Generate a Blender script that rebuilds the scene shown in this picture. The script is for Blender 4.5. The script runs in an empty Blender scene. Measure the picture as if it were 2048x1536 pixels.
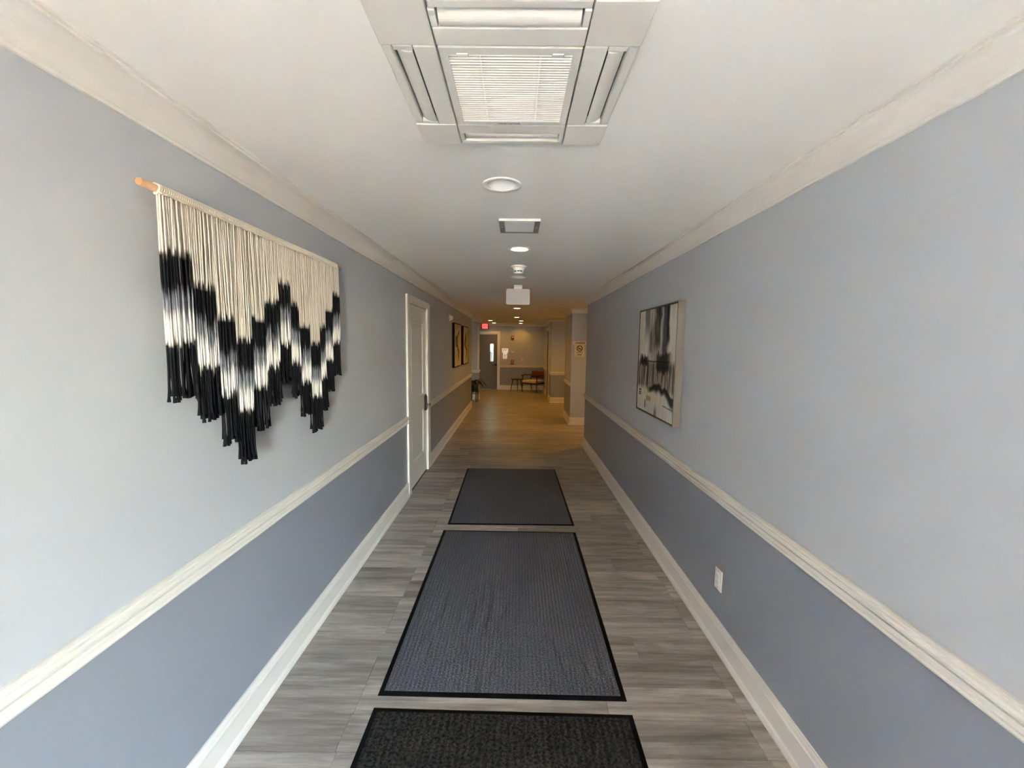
import bpy, bmesh, math, random
import numpy as np
from mathutils import Matrix, Vector

random.seed(7)
rng = np.random.default_rng(7)
scene = bpy.context.scene
COL = scene.collection
PI = math.pi

# ------------------------------------------------------------------ camera
cam_d = bpy.data.cameras.new('camera')
cam_d.sensor_width = 36.0
cam_d.lens = 36.0 * 825.0 / 2048.0
cam_d.clip_start = 0.05
cam_d.clip_end = 400
cam = bpy.data.objects.new('camera', cam_d)
COL.objects.link(cam)
right = Vector((0.99989002, 0.00820367, 0.01235481))
up = Vector((-0.01308928, 0.09651373, 0.99524558))
fwd = Vector((-0.00697225, 0.99529784, -0.0966105))
M = Matrix.Identity(4)
for i in range(3):
    M[i][0], M[i][1], M[i][2] = right[i], up[i], -fwd[i]
M[2][3] = 1.625
cam.matrix_world = M
scene.camera = cam

# ------------------------------------------------------------------ sky, sun, exposure
scene.view_settings.view_transform = 'Standard'
scene.view_settings.look = 'None'
scene.view_settings.gamma = 1.0
scene.view_settings.use_curve_mapping = False
scene.view_settings.exposure = 0.74
scene.cycles.use_denoising = True
scene.cycles.max_bounces = 7
scene.cycles.diffuse_bounces = 5
scene.cycles.glossy_bounces = 3
scene.cycles.transmission_bounces = 4
scene.cycles.use_adaptive_sampling = True
scene.cycles.adaptive_threshold = 0.2
scene.cycles.adaptive_min_samples = 24
scene.cycles.sample_clamp_indirect = 40.0
scene.cycles.caustics_reflective = False
scene.cycles.caustics_refractive = False

SUN_ROT = math.radians(62)      # from +x, a little behind the camera
SUN_EL = math.radians(54)
world = bpy.data.worlds.new('sky')
scene.world = world
world.use_nodes = True
nt = world.node_tree
nt.nodes.clear()
sky = nt.nodes.new('ShaderNodeTexSky')
sky.sky_type = 'NISHITA'
sky.sun_disc = False
sky.sun_elevation = SUN_EL
sky.sun_rotation = PI - SUN_ROT
sky.air_density = 1.0
sky.dust_density = 0.4
bg = nt.nodes.new('ShaderNodeBackground')
bg.inputs[1].default_value = 31.0
wo = nt.nodes.new('ShaderNodeOutputWorld')
nt.links.new(sky.outputs[0], bg.inputs[0])
nt.links.new(bg.outputs[0], wo.inputs[0])

sun_d = bpy.data.lights.new('sun', 'SUN')
sun_d.energy = 110.0
sun_d.angle = math.radians(0.6)
sun_d.color = (1.0, 0.84, 0.64)
sun = bpy.data.objects.new('sun', sun_d)
COL.objects.link(sun)
sdir = Vector((math.sin(SUN_ROT) * math.cos(SUN_EL), -math.cos(SUN_ROT) * math.cos(SUN_EL), math.sin(SUN_EL)))
sun.rotation_euler = sdir.to_track_quat('Z', 'Y').to_euler()

YB = -4.2            # entrance wall behind the camera
por_d = bpy.data.lights.new('entrance_portal', 'AREA')
por_d.shape = 'RECTANGLE'
por_d.size = 2.0
por_d.size_y = 2.1
por_d.cycles.is_portal = True
por = bpy.data.objects.new('entrance_portal', por_d)
COL.objects.link(por)
por.location = (0, YB - 0.1, 1.06)
por.rotation_euler = (PI / 2, 0, 0)      # faces +y, into the corridor

LAMP_W = 12.0         # downlight power
WARM = (1.0, 0.47, 0.03)

# ------------------------------------------------------------------ materials
def srgb(r, g, b):
    f = lambda c: ((c / 255.0) / 12.92) if c / 255.0 <= 0.04045 else (((c / 255.0) + 0.055) / 1.055) ** 2.4
    return (f(r), f(g), f(b), 1.0)

def mat(name, col, rough=0.5, metal=0.0, bump=0.0, bscale=200.0, var=0.0, vscale=3.0, spec=0.5, coat=0.0):
    m = bpy.data.materials.new(name)
    m.use_nodes = True
    n, l = m.node_tree.nodes, m.node_tree.links
    p = n['Principled BSDF']
    p.inputs['Base Color'].default_value = col
    p.inputs['Roughness'].default_value = rough
    p.inputs['Metallic'].default_value = metal
    p.inputs['Specular IOR Level'].default_value = spec
    p.inputs['Coat Weight'].default_value = coat
    tc = n.new('ShaderNodeTexCoord')
    if var > 0:
        nz = n.new('ShaderNodeTexNoise')
        nz.inputs['Scale'].default_value = vscale
        nz.inputs['Detail'].default_value = 4
        l.new(tc.outputs['Object'], nz.inputs['Vector'])
        mx = n.new('ShaderNodeMixRGB')
        mx.inputs[1].default_value = tuple(c * (1 - var) for c in col[:3]) + (1,)
        mx.inputs[2].default_value = tuple(min(1, c * (1 + var)) for c in col[:3]) + (1,)
        l.new(nz.outputs['Fac'], mx.inputs[0])
        l.new(mx.outputs[0], p.inputs['Base Color'])
    if bump > 0:
        nb = n.new('ShaderNodeTexNoise')
        nb.inputs['Scale'].default_value = bscale
        nb.inputs['Detail'].default_value = 3
        l.new(tc.outputs['Object'], nb.inputs['Vector'])
        b = n.new('ShaderNodeBump')
        b.inputs['Strength'].default_value = bump
        b.inputs['Distance'].default_value = 0.002
        l.new(nb.outputs['Fac'], b.inputs['Height'])
        l.new(b.outputs['Normal'], p.inputs['Normal'])
    return m

def emit(name, col, strength):
    m = bpy.data.materials.new(name)
    m.use_nodes = True
    n, l = m.node_tree.nodes, m.node_tree.links
    p = n['Principled BSDF']
    p.inputs['Base Color'].default_value = col
    p.inputs['Emission Color'].default_value = col
    p.inputs['Emission Strength'].default_value = strength
    return m

def attr_mat(name, attr='dye', rough=0.9, bump=0.0):
    m = bpy.data.materials.new(name)
    m.use_nodes = True
    n, l = m.node_tree.nodes, m.node_tree.links
    p = n['Principled BSDF']
    p.inputs['Roughness'].default_value = rough
    p.inputs['Specular IOR Level'].default_value = 0.12
    a = n.new('ShaderNodeAttribute')
    a.attribute_name = attr
    l.new(a.outputs['Color'], p.inputs['Base Color'])
    if bump:
        tc = n.new('ShaderNodeTexCoord')
        nb = n.new('ShaderNodeTexNoise')
        nb.inputs['Scale'].default_value = 600
        l.new(tc.outputs['Object'], nb.inputs['Vector'])
        b = n.new('ShaderNodeBump')
        b.inputs['Strength'].default_value = bump
        b.inputs['Distance'].default_value = 0.001
        l.new(nb.outputs['Fac'], b.inputs['Height'])
        l.new(b.outputs['Normal'], p.inputs['Normal'])
    return m

m_upper = mat('paint_upper', srgb(186, 188, 190), 0.5, spec=0.35)
m_lower = mat('paint_lower', srgb(145, 148, 155), 0.42, spec=0.45)
m_ceil = mat('paint_ceiling', srgb(236, 233, 225), 0.8, spec=0.2)
m_trim = mat('paint_trim', srgb(227, 221, 210), 0.32, spec=0.5)
m_acw = mat('ac_plastic', srgb(216, 212, 202), 0.38)
m_slat = mat('ac_slat', srgb(240, 236, 224), 0.4)
m_sign = mat('sign_gloss', srgb(244, 243, 238), 0.12, coat=1.0)
m_acdark = mat('ac_gap', srgb(40, 38, 35), 0.7)
m_white = mat('white_plastic', srgb(240, 238, 232), 0.35)
m_black = mat('black_gap', srgb(14, 13, 13), 0.6)
m_rubber = mat('mat_rubber', srgb(7, 7, 8), 0.75, bump=0.3, bscale=300, spec=0.15)
m_dowel = mat('dowel_wood', srgb(164, 128, 94), 0.6, var=0.25, vscale=40, bump=0.2, bscale=120)
m_cord = attr_mat('cotton_cord', 'dye', 0.95, 0.4)
m_wrap = mat('cotton_wrap', srgb(214, 203, 182), 0.95, bump=0.4, bscale=500)
m_art = attr_mat('canvas_print', 'dye', 0.7, 0.25)
m_champ = mat('frame_champagne', srgb(128, 121, 106), 0.5, metal=0.3, var=0.08, vscale=30)
m_frameblk = mat('frame_black', srgb(24, 20, 18), 0.5)
m_framebrn = mat('frame_espresso', srgb(20, 12, 9), 0.85, spec=0.1)
m_doorw = mat('door_white', srgb(228, 222, 212), 0.36)
m_doorg = mat('door_grey', srgb(104, 98, 90), 0.45, var=0.04, vscale=2)
m_steel = mat('lock_steel', srgb(150, 148, 144), 0.3, metal=0.9)
m_bronze = mat('lock_bronze', srgb(34, 28, 24), 0.35, metal=0.7)
m_metalgrey = mat('vent_metal', srgb(150, 146, 138), 0.45, metal=0.3)
m_red = mat('alarm_red', srgb(150, 22, 20), 0.4)
m_leather = mat('leather_rust', srgb(104, 34, 20), 0.5, var=0.15, vscale=12)
m_cushion = mat('cushion_cream', srgb(214, 192, 158), 0.9, bump=0.3, bscale=300)
m_darkwood = mat('dark_wood', srgb(30, 20, 17), 0.4, var=0.2, vscale=20)
m_leaf = mat('leaf_dark_green', srgb(15, 20, 13), 0.6, var=0.3, vscale=15)
m_pot = mat('pot_black', srgb(26, 25, 25), 0.5)
m_soil = mat('soil', srgb(40, 30, 22), 0.95)
m_ink = mat('print_black', srgb(30, 24, 22), 0.7)
m_inkgrey = mat('print_grey', srgb(110, 116, 118), 0.7)
m_paper = mat('sign_paper', srgb(226, 214, 190), 0.6)
m_concrete = mat('pavement', srgb(192, 178, 154), 0.9)
m_stucco = mat('stucco', srgb(206, 200, 188), 0.9)
m_fence = mat('fence_grey', srgb(46, 43, 41), 0.9, var=0.1, vscale=4)
m_yard = mat('ivy_wall', srgb(66, 80, 56), 0.9, var=0.3, vscale=6)
m_blocker = mat('blocker_brown', srgb(92, 72, 54), 0.9)  # dark colour for the unseen block that holds back daylight
m_wing_tan = mat('brick', srgb(150, 116, 82), 0.9)  # warm tan of the unseen wing, tints daylight on the right wall
m_lens_on = emit('lens_lit', (1.0, 0.83, 0.55, 1), 7.0)
m_lens_off = mat('lens_off', srgb(176, 168, 154), 0.5)
m_exit_red = emit('exit_glow', (1.0, 0.10, 0.10, 1), 1.1)
m_exit_dk = emit('exit_letter', (0.75, 0.004, 0.012, 1), 0.75)
m_glass = bpy.data.materials.new('door_glass')
m_glass.use_nodes = True
_p = m_glass.node_tree.nodes['Principled BSDF']
_p.inputs['Transmission Weight'].default_value = 1.0
_p.inputs['Roughness'].default_value = 0.0
_p.inputs['IOR'].default_value = 1.05

def plank_mat():
    m = bpy.data.materials.new('vinyl_oak')
    m.use_nodes = True
    n, l = m.node_tree.nodes, m.node_tree.links
    p = n['Principled BSDF']
    tc = n.new('ShaderNodeTexCoord')
    oi = n.new('ShaderNodeObjectInfo')
    # per-plank offset of the grain
    sc = n.new('ShaderNodeVectorMath'); sc.operation = 'SCALE'
    cm = n.new('ShaderNodeCombineXYZ')
    for i in range(3):
        l.new(oi.outputs['Random'], cm.inputs[i])
    l.new(cm.outputs[0], sc.inputs[0]); sc.inputs['Scale'].default_value = 57.0
    ad = n.new('ShaderNodeVectorMath'); ad.operation = 'ADD'
    l.new(tc.outputs['Object'], ad.inputs[0]); l.new(sc.outputs[0], ad.inputs[1])
    def noise(vx, vy, scale, detail=6, rough=0.6, dist=0.0):
        mp = n.new('ShaderNodeMapping')
        mp.inputs['Scale'].default_value = (vx, vy, 1)
        l.new(ad.outputs[0], mp.inputs['Vector'])
        z = n.new('ShaderNodeTexNoise')
        z.inputs['Scale'].default_value = scale
        z.inputs['Detail'].default_value = detail
        z.inputs['Roughness'].default_value = rough
        z.inputs['Distortion'].default_value = dist
        l.new(mp.outputs[0], z.inputs['Vector'])
        return z.outputs['Fac']
    streak = noise(1.1, 16.0, 1.2, 7, 0.6, 0.4)      # long grain bands
    fine = noise(5.0, 90.0, 1.0, 6, 0.75)             # fine fibre
    blotch = noise(2.5, 7.0, 1.0, 4, 0.55, 0.8)       # cloudy patches
    r1 = n.new('ShaderNodeValToRGB')
    e = r1.color_ramp.elements
    e[0].position, e[0].color = 0.22, srgb(107, 100, 93)
    e[1].position, e[1].color = 0.78, srgb(188, 180, 169)
    x = r1.color_ramp.elements.new(0.48); x.color = srgb(153, 145, 135)
    l.new(streak, r1.inputs[0])
    mx = n.new('ShaderNodeMixRGB'); mx.blend_type = 'OVERLAY'; mx.inputs[0].default_value = 0.55
    l.new(r1.outputs[0], mx.inputs[1]); l.new(fine, mx.inputs[2])
    mb = n.new('ShaderNodeMixRGB'); mb.blend_type = 'OVERLAY'; mb.inputs[0].default_value = 0.55
    l.new(mx.outputs[0], mb.inputs[1]); l.new(blotch, mb.inputs[2])
    hv = n.new('ShaderNodeHueSaturation')
    mr = n.new('ShaderNodeMapRange')
    mr.inputs['To Min'].default_value = 0.80; mr.inputs['To Max'].default_value = 1.22
    l.new(oi.outputs['Random'], mr.inputs['Value']); l.new(mr.outputs[0], hv.inputs['Value'])
    l.new(mb.outputs[0], hv.inputs['Color'])
    l.new(hv.outputs[0], p.inputs['Base Color'])
    p.inputs['Roughness'].default_value = 0.36
    p.inputs['Specular IOR Level'].default_value = 0.32
    b = n.new('ShaderNodeBump'); b.inputs['Strength'].default_value = 0.25; b.inputs['Distance'].default_value = 0.001
    l.new(fine, b.inputs['Height']); l.new(b.outputs[0], p.inputs['Normal'])
    return m
m_plank = plank_mat()

def carpet_mat(name, c0, c1, rib, ribamp, speck):
    m = bpy.data.materials.new(name)
    m.use_nodes = True
    n, l = m.node_tree.nodes, m.node_tree.links
    p = n['Principled BSDF']
    p.inputs['Roughness'].default_value = 0.95
    p.inputs['Specular IOR Level'].default_value = 0.15
    tc = n.new('ShaderNodeTexCoord')
    w = n.new('ShaderNodeTexWave'); w.bands_direction = 'X'
    w.inputs['Scale'].default_value = rib
    w.inputs['Distortion'].default_value = 1.2
    w.inputs['Detail'].default_value = 2
    w.inputs['Detail Scale'].default_value = 6
    l.new(tc.outputs['Object'], w.inputs['Vector'])
    z = n.new('ShaderNodeTexNoise'); z.inputs['Scale'].default_value = speck; z.inputs['Detail'].default_value = 4
    z.inputs['Roughness'].default_value = 0.7
    l.new(tc.outputs['Object'], z.inputs['Vector'])
    r = n.new('ShaderNodeValToRGB')
    r.color_ramp.elements[0].position = 0.38; r.color_ramp.elements[0].color = c0
    r.color_ramp.elements[1].position = 0.62; r.color_ramp.elements[1].color = c1
    l.new(z.outputs['Fac'], r.inputs[0])
    mx = n.new('ShaderNodeMixRGB'); mx.blend_type = 'MULTIPLY'; mx.inputs[0].default_value = ribamp
    l.new(r.outputs[0], mx.inputs[1]); l.new(w.outputs['Color'], mx.inputs[2])
    l.new(mx.outputs[0], p.inputs['Base Color'])
    a = n.new('ShaderNodeMath'); a.operation = 'ADD'
    l.new(w.outputs['Fac'], a.inputs[0]); l.new(z.outputs['Fac'], a.inputs[1])
    b = n.new('ShaderNodeBump'); b.inputs['Strength'].default_value = 0.8; b.inputs['Distance'].default_value = 0.004
    l.new(a.outputs[0], b.inputs['Height']); l.new(b.outputs[0], p.inputs['Normal'])
    return m
m_carpet = carpet_mat('mat_carpet_blue_grey', srgb(66, 67, 72), srgb(122, 122, 128), 15.0, 0.2, 150.0)
m_carpetb = carpet_mat('mat_carpet_charcoal', srgb(24, 23, 22), srgb(66, 62, 58), 11.0, 0.3, 90.0)

# ------------------------------------------------------------------ mesh helpers
def new_bm():
    return bmesh.new()

def box(bm, x0, x1, y0, y1, z0, z1, mi=0):
    vs = [bm.verts.new((x, y, z)) for z in (z0, z1) for y in (y0, y1) for x in (x0, x1)]
    fs = []
    for idx in ((0, 2, 3, 1), (4, 5, 7, 6), (0, 1, 5, 4), (2, 6, 7, 3), (0, 4, 6, 2), (1, 3, 7, 5)):
        f = bm.faces.new([vs[i] for i in idx]); f.material_index = mi; fs.append(f)
    return vs, fs

def cbox(bm, x0, x1, y0, y1, z0, z1, b=0.002, seg=2, mi=0):
    vs, fs = box(bm, x0, x1, y0, y1, z0, z1, mi)
    es = {e for f in fs for e in f.edges}
    r = bmesh.ops.bevel(bm, geom=list(es), offset=b, segments=seg, profile=0.5, affect='EDGES')
    for f in r['faces']:
        f.material_index = mi

def lathe(bm, prof, c=(0, 0, 0), seg=32, axis='z', mi=0):
    ring_like = prof[0] == prof[-1]
    rings = []
    for r, h in prof:
        ring = []
        for k in range(seg):
            a = 2 * PI * k / seg
            u, v = r * math.cos(a), r * math.sin(a)
            if axis == 'z': co = (c[0] + u, c[1] + v, c[2] + h)
            elif axis == 'x': co = (c[0] + h, c[1] + u, c[2] + v)
            else: co = (c[0] + u, c[1] + h, c[2] + v)
            ring.append(bm.verts.new(co))
        rings.append(ring)
    for i in range(len(rings) - 1):
        for k in range(seg):
            f = bm.faces.new((rings[i][k], rings[i][(k + 1) % seg], rings[i + 1][(k + 1) % seg], rings[i + 1][k]))
            f.material_index = mi
            f.smooth = True
    for ring in (() if ring_like else (rings[0], rings[-1])):
        if (ring[0].co - ring[seg // 2].co).length > 1e-6:
            f = bm.faces.new(ring); f.material_index = mi

def tube(bm, pts, rad, seg=8, mi=0, caps=True):
    pts = [Vector(p) for p in pts]
    n = len(pts)
    rads = rad if isinstance(rad, (list, tuple)) else [rad] * n
    rings = []
    t0 = (pts[1] - pts[0]).normalized()
    ref = Vector((0, 0, 1)) if abs(t0.z) < 0.9 else Vector((1, 0, 0))
    u = t0.cross(ref).normalized()
    for i in range(n):
        t = (pts[min(i + 1, n - 1)] - pts[max(i - 1, 0)])
        t = t.normalized() if t.length > 1e-9 else t0
        u = (u - t * u.dot(t)).normalized()
        v = t.cross(u)
        rings.append([bm.verts.new(pts[i] + (u * math.cos(2 * PI * k / seg) + v * math.sin(2 * PI * k / seg)) * rads[i]) for k in range(seg)])
    for i in range(n - 1):
        for k in range(seg):
            f = bm.faces.new((rings[i][k], rings[i][(k + 1) % seg], rings[i + 1][(k + 1) % seg], rings[i + 1][k]))
            f.smooth = True; f.material_index = mi
    if caps:
        for r in (rings[0], rings[-1]):
            f = bm.faces.new(r); f.material_index = mi
    return rings

def finish(bm, merge=False):
    bmesh.ops.recalc_face_normals(bm, faces=bm.faces)

def obj(name, bm, mats, parent=None, loc=None):
    finish(bm)
    me = bpy.data.meshes.new(name)
    bm.to_mesh(me); bm.free()
    for m in (mats if isinstance(mats, (list, tuple)) else [mats]):
        me.materials.append(m)
    o = bpy.data.objects.new(name, me)
    COL.objects.link(o)
    if parent is not None:
        o.parent = parent
    if loc is not None:
        o.location = loc
    return o

def thing(name, label, cat, loc=(0, 0, 0), rz=0.0, group=None):
    o = bpy.data.objects.new(name, None)
    o.empty_display_size = 0.05
    COL.objects.link(o)
    o.location = loc
    o.rotation_euler = (0, 0, rz)
    return tag(o, label, cat, group)

def tag(o, label, cat=None, group=None, kind=None):
    o['label'] = label
    if cat: o['category'] = cat
    if group: o['group'] = group
    if kind: o['kind'] = kind
    return o

def struct(name, bm, mats, label, cat):
    return tag(obj(name, bm, mats), label, cat, kind='structure')

def sweep(bm, path, prof, closed=False, mi=0):
    """Sweep a profile of (offset from wall, z) along a plan path; the room is on the right of the path."""
    n = len(path)
    P = [Vector((p[0], p[1])) for p in path]
    def nrm(a, b):
        d = (b - a).normalized()
        return Vector((d.y, -d.x))
    rings = []
    for i in range(n):
        if closed:
            na, nb = nrm(P[i - 1], P[i]), nrm(P[i], P[(i + 1) % n])
        else:
            na = nrm(P[i - 1], P[i]) if i > 0 else nrm(P[0], P[1])
            nb = nrm(P[i], P[i + 1]) if i < n - 1 else na
        m = na + nb
        m = m / (m.dot(na)) if abs(m.dot(na)) > 1e-6 else na
        rings.append([bm.verts.new((P[i].x + m.x * o, P[i].y + m.y * o, z)) for o, z in prof])
    k = len(prof)
    for i in range(n if closed else n - 1):
        a, b = rings[i], rings[(i + 1) % n]
        for j in range(k):
            f = bm.faces.new((a[j], a[(j + 1) % k], b[(j + 1) % k], b[j])); f.material_index = mi
    if not closed:
        bm.faces.new(rings[0]); bm.faces.new(rings[-1])

def text_obj(name, body, size, material, parent, loc, rot, align='CENTER', extrude=0.0004):
    cu = bpy.data.curves.new(name, 'FONT')
    cu.body = body
    cu.size = size
    cu.align_x = align
    cu.align_y = 'CENTER'
    cu.extrude = extrude
    tmp = bpy.data.objects.new('tmp_text', cu)
    COL.objects.link(tmp)
    dg = bpy.context.evaluated_depsgraph_get()
    dg.update()
    me = bpy.data.meshes.new_from_object(tmp.evaluated_get(dg))
    bpy.data.objects.remove(tmp)
    bpy.data.curves.remove(cu)
    me.materials.clear()
    me.materials.append(material)
    o = bpy.data.objects.new(name, me)
    COL.objects.link(o)
    o.parent = parent
    o.location = loc
    o.rotation_euler = rot
    return o

# ------------------------------------------------------------------ room dimensions
XL, XR = -1.118, 1.118
CZ = 2.335
RZ = 0.82           # paint changes behind the chair rail
YLE = 10.55         # left wall end
YRE = 6.52          # right wall end
YF = 14.65          # far wall
XS, YS, YS2 = -1.055, 11.85, 12.2    # wall stub on the left
XC, YC0, YC1, XC2 = 1.125, 8.29, 9.33, 1.75   # column on the right
XQ, YQ = 1.0, 11.45  # projecting wall at the far right
XFL = -1.95
XE = 3.4

def wbox(bm, x0, x1, y0, y1, z0=0.0, z1=CZ):
    """wall block, lower paint under the rail and upper paint above"""
    if z0 < RZ: box(bm, x0, x1, y0, y1, z0, min(RZ, z1), 1)
    if z1 > RZ: box(bm, x0, x1, y0, y1, max(RZ, z0), z1, 0)
WM = [m_upper, m_lower]

# ---- floor: dark sub-floor with separate planks
bm = new_bm()
box(bm, -3.6, XE + 0.2, YB, YF + 0.15, -0.12, -0.004)
floor = struct('floor', bm, m_black, 'grey oak vinyl plank floor running the length of the corridor', 'floor')
ROW, Y0 = 0.17, 1.486
n_plank = 0
def plank(x0, x1, y0, y1):
    global n_plank
    bmp = new_bm()
    g = 0.0006
    x0 += g; x1 -= g; y0 += g; y1 -= g
    c = ((x0 + x1) / 2, (y0 + y1) / 2)
    hx, hy = (x1 - x0) / 2, (y1 - y0) / 2
    e = 0.0012
    lo = [bmp.verts.new((sx * hx, sy * hy, -0.004)) for sx, sy in ((-1, -1), (1, -1), (1, 1), (-1, 1))]
    md = [bmp.verts.new((sx * hx, sy * hy, -0.0009)) for sx, sy in ((-1, -1), (1, -1), (1, 1), (-1, 1))]
    tp = [bmp.verts.new((sx * (hx - e), sy * (hy - e), 0)) for sx, sy in ((-1, -1), (1, -1), (1, 1), (-1, 1))]
    for a, b in ((lo, md), (md, tp)):
        for k in range(4):
            bmp.faces.new((a[k], a[(k + 1) % 4], b[(k + 1) % 4], b[k]))
    bmp.faces.new(tp)
    obj('plank', bmp, m_plank, floor, (c[0], c[1], 0))
    n_plank += 1
k = -int((Y0 - YB) / ROW)
far_rows = []
while True:
    y0 = Y0 + k * ROW
    if y0 >= YF: break
    y1 = min(y0 + ROW, YF)
    if y0 > YRE - 0.1:
        xa, xb = -1.95, XE
    else:
        xa, xb = XL, XR
    if y0 < 4.9:
        js = [-0.70 + random.uniform(-0.012, 0.012), 0.17 + random.uniform(-0.2, 0.26), 1.03 + random.uniform(-0.01, 0.01)]
        if k % 5 == 3: js = [-0.31 + random.uniform(-.1, .1), 0.70 + random.uniform(-.05, .05)]
        if abs(y0 - 1.65) < 0.02: js[1] = 0.436
    else:
        L = 1.22
        s = random.uniform(0, L)
        js = [xa - L + s + L * i for i in range(1, 6)]
    js = [j for j in js if xa + 0.03 < j < xb - 0.03]
    if n_plank + len(js) + 1 > 296 or y0 > 12.2:
        far_rows.append((xa, xb, y0, y1, js))
    else:
        for a, b in zip([xa] + js, js + [xb]):
            plank(a, b, y0, y1)
    k += 1
bm = new_bm()
for xa, xb, y0, y1, js in far_rows:
    for a, b in zip([xa] + js, js + [xb]):
        box(bm, a + 0.0006, b - 0.0006, y0 + 0.0006, y1 - 0.0006, -0.004, 0)
if far_rows:
    o = obj('far_planks', bm, m_plank, floor); o['kind'] = 'stuff'
bm = new_bm()
box(bm, -3.6, -1.95, YLE - 0.2, YS + 0.2, -0.004, 0)
obj('side_passage_floor', bm, m_plank, floor)

# ---- walls
DY0, DY1, DZ = 4.31, 5.20, 2.03     # left door opening
bm = new_bm()
wbox(bm, XL - 0.15, XL, YB, DY0); wbox(bm, XL - 0.15, XL, DY1, YLE)
box(bm, XL - 0.15, XL, DY0, DY1, DZ, CZ, 0)
wbox(bm, -3.6, XL - 0.15, YLE - 0.15, YLE)
struct('wall_left', bm, WM, 'long left corridor wall, pale grey-blue above and darker grey-blue below the rail', 'wall')
bm = new_bm()
wbox(bm, XR, XR + 0.15, YB, YRE); wbox(bm, XR + 0.15, XE + 0.2, YRE - 0.15, YRE)
struct('wall_right', bm, WM, 'long right corridor wall, pale grey above and darker grey below the rail', 'wall')
bm = new_bm()
wbox(bm, -3.75, -3.6, YLE - 0.15, YS + 0.1)
struct('wall_passage', bm, WM, 'end wall of the side passage on the left', 'wall')
bm = new_bm()
wbox(bm, -3.6, XS, YS, YS2)
struct('wall_stub', bm, WM, 'short dim wall end behind the plant on the left', 'wall')
bm = new_bm()
wbox(bm, XFL - 0.15, XFL, YS2, YF + 0.15)
struct('wall_lobby', bm, WM, 'side wall of the far lobby left of the grey door', 'wall')
FD0, FD1, FDZ = -1.53, -0.62, 1.975   # far door opening
bm = new_bm()
wbox(bm, XFL, FD0, YF, YF + 0.15); wbox(bm, FD1, XQ + 0.15, YF, YF + 0.15)
box(bm, FD0, FD1, YF, YF + 0.15, FDZ, CZ, 0)
struct('wall_far', bm, WM, 'far end wall with tan light beside the grey door', 'wall')
QD0, QD1 = 12.22, 13.02                # edge-on door in the projecting wall
bm = new_bm()
wbox(bm, XQ, XQ + 0.15, YQ, QD0); wbox(bm, XQ, XQ + 0.15, QD1, YF)
box(bm, XQ, XQ + 0.15, QD0, QD1, 2.03, CZ, 0)
wbox(bm, XQ + 0.15, XE + 0.2, YQ, YQ + 0.15)
struct('wall_projecting', bm, WM, 'projecting wall between the far lobby and the right bay', 'wall')
bm = new_bm()
wbox(bm, XE, XE + 0.2, YRE - 0.15, YQ + 0.15)
struct('wall_bay', bm, WM, 'end wall of the bay on the right', 'wall')
bm = new_bm()
box(bm, XC, XC + 0.012, YC0 + 0.012, YC1, 0, RZ, 1); box(bm, XC, XC + 0.012, YC0 + 0.012, YC1, RZ, CZ, 0)
box(bm, XC + 0.012, XC2, YC0 + 0.012, YC1, 0, CZ, 0)
box(bm, XC, XC2, YC0, YC0 + 0.012, 0, CZ, 0)
struct('column', bm, WM, 'broad square column with a no-smoking notice on its front', 'column')
bm = new_bm()
wbox(bm, XL - 0.15, -1.0, YB - 0.2, YB); wbox(bm, 1.0, XR + 0.15, YB - 0.2, YB)
box(bm, -1.0, 1.0, YB - 0.2, YB, 2.12, CZ, 0)
struct('wall_back', bm, WM, 'entrance wall with a wide open doorway behind the viewpoint', 'wall')

# ---- ceiling with round holes for the recessed lights
DL = [  # x, y, lit
    (-0.070, 1.925, False), (0.021, 3.18, True), (0.023, 4.48, False),
    (0.023, 8.33, True), (0.027, 11.1, True),
    (-0.775, 12.7, True), (-0.74, 14.2, True), (0.164, 12.75, True), (0.178, 14.25, True),
    (2.3, 7.4, True), (2.3, 10.4, True)]
RH = 0.068
bm = new_bm()
box(bm, -3.75, XE + 0.2, YB - 0.2, YF + 0.15, CZ, CZ + 0.25)
me = bpy.data.meshes.new('ceiling'); finish(bm); bm.to_mesh(me); bm.free()
ceiling = bpy.data.objects.new('ceiling', me); COL.objects.link(ceiling)
bm = new_bm()
for x, y, on in DL:
    lathe(bm, [(RH, -0.05), (RH, 0.085)], (x, y, CZ), 40)
finish(bm)
cm = bpy.data.meshes.new('tmp_cut'); bm.to_mesh(cm); bm.free()
cut = bpy.data.objects.new('tmp_cut', cm); COL.objects.link(cut)
mod = ceiling.modifiers.new('holes', 'BOOLEAN'); mod.object = cut; mod.operation = 'DIFFERENCE'; mod.solver = 'EXACT'
dg = bpy.context.evaluated_depsgraph_get(); dg.update()
nm = bpy.data.meshes.new_from_object(ceiling.evaluated_get(dg))
ceiling.modifiers.clear(); ceiling.data = nm
bpy.data.objects.remove(cut)
nm.materials.clear(); nm.materials.append(m_ceil)
for p in nm.polygons: p.use_smooth = False
tag(ceiling, 'smooth white ceiling over the whole corridor', 'ceiling', kind='structure')

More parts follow.
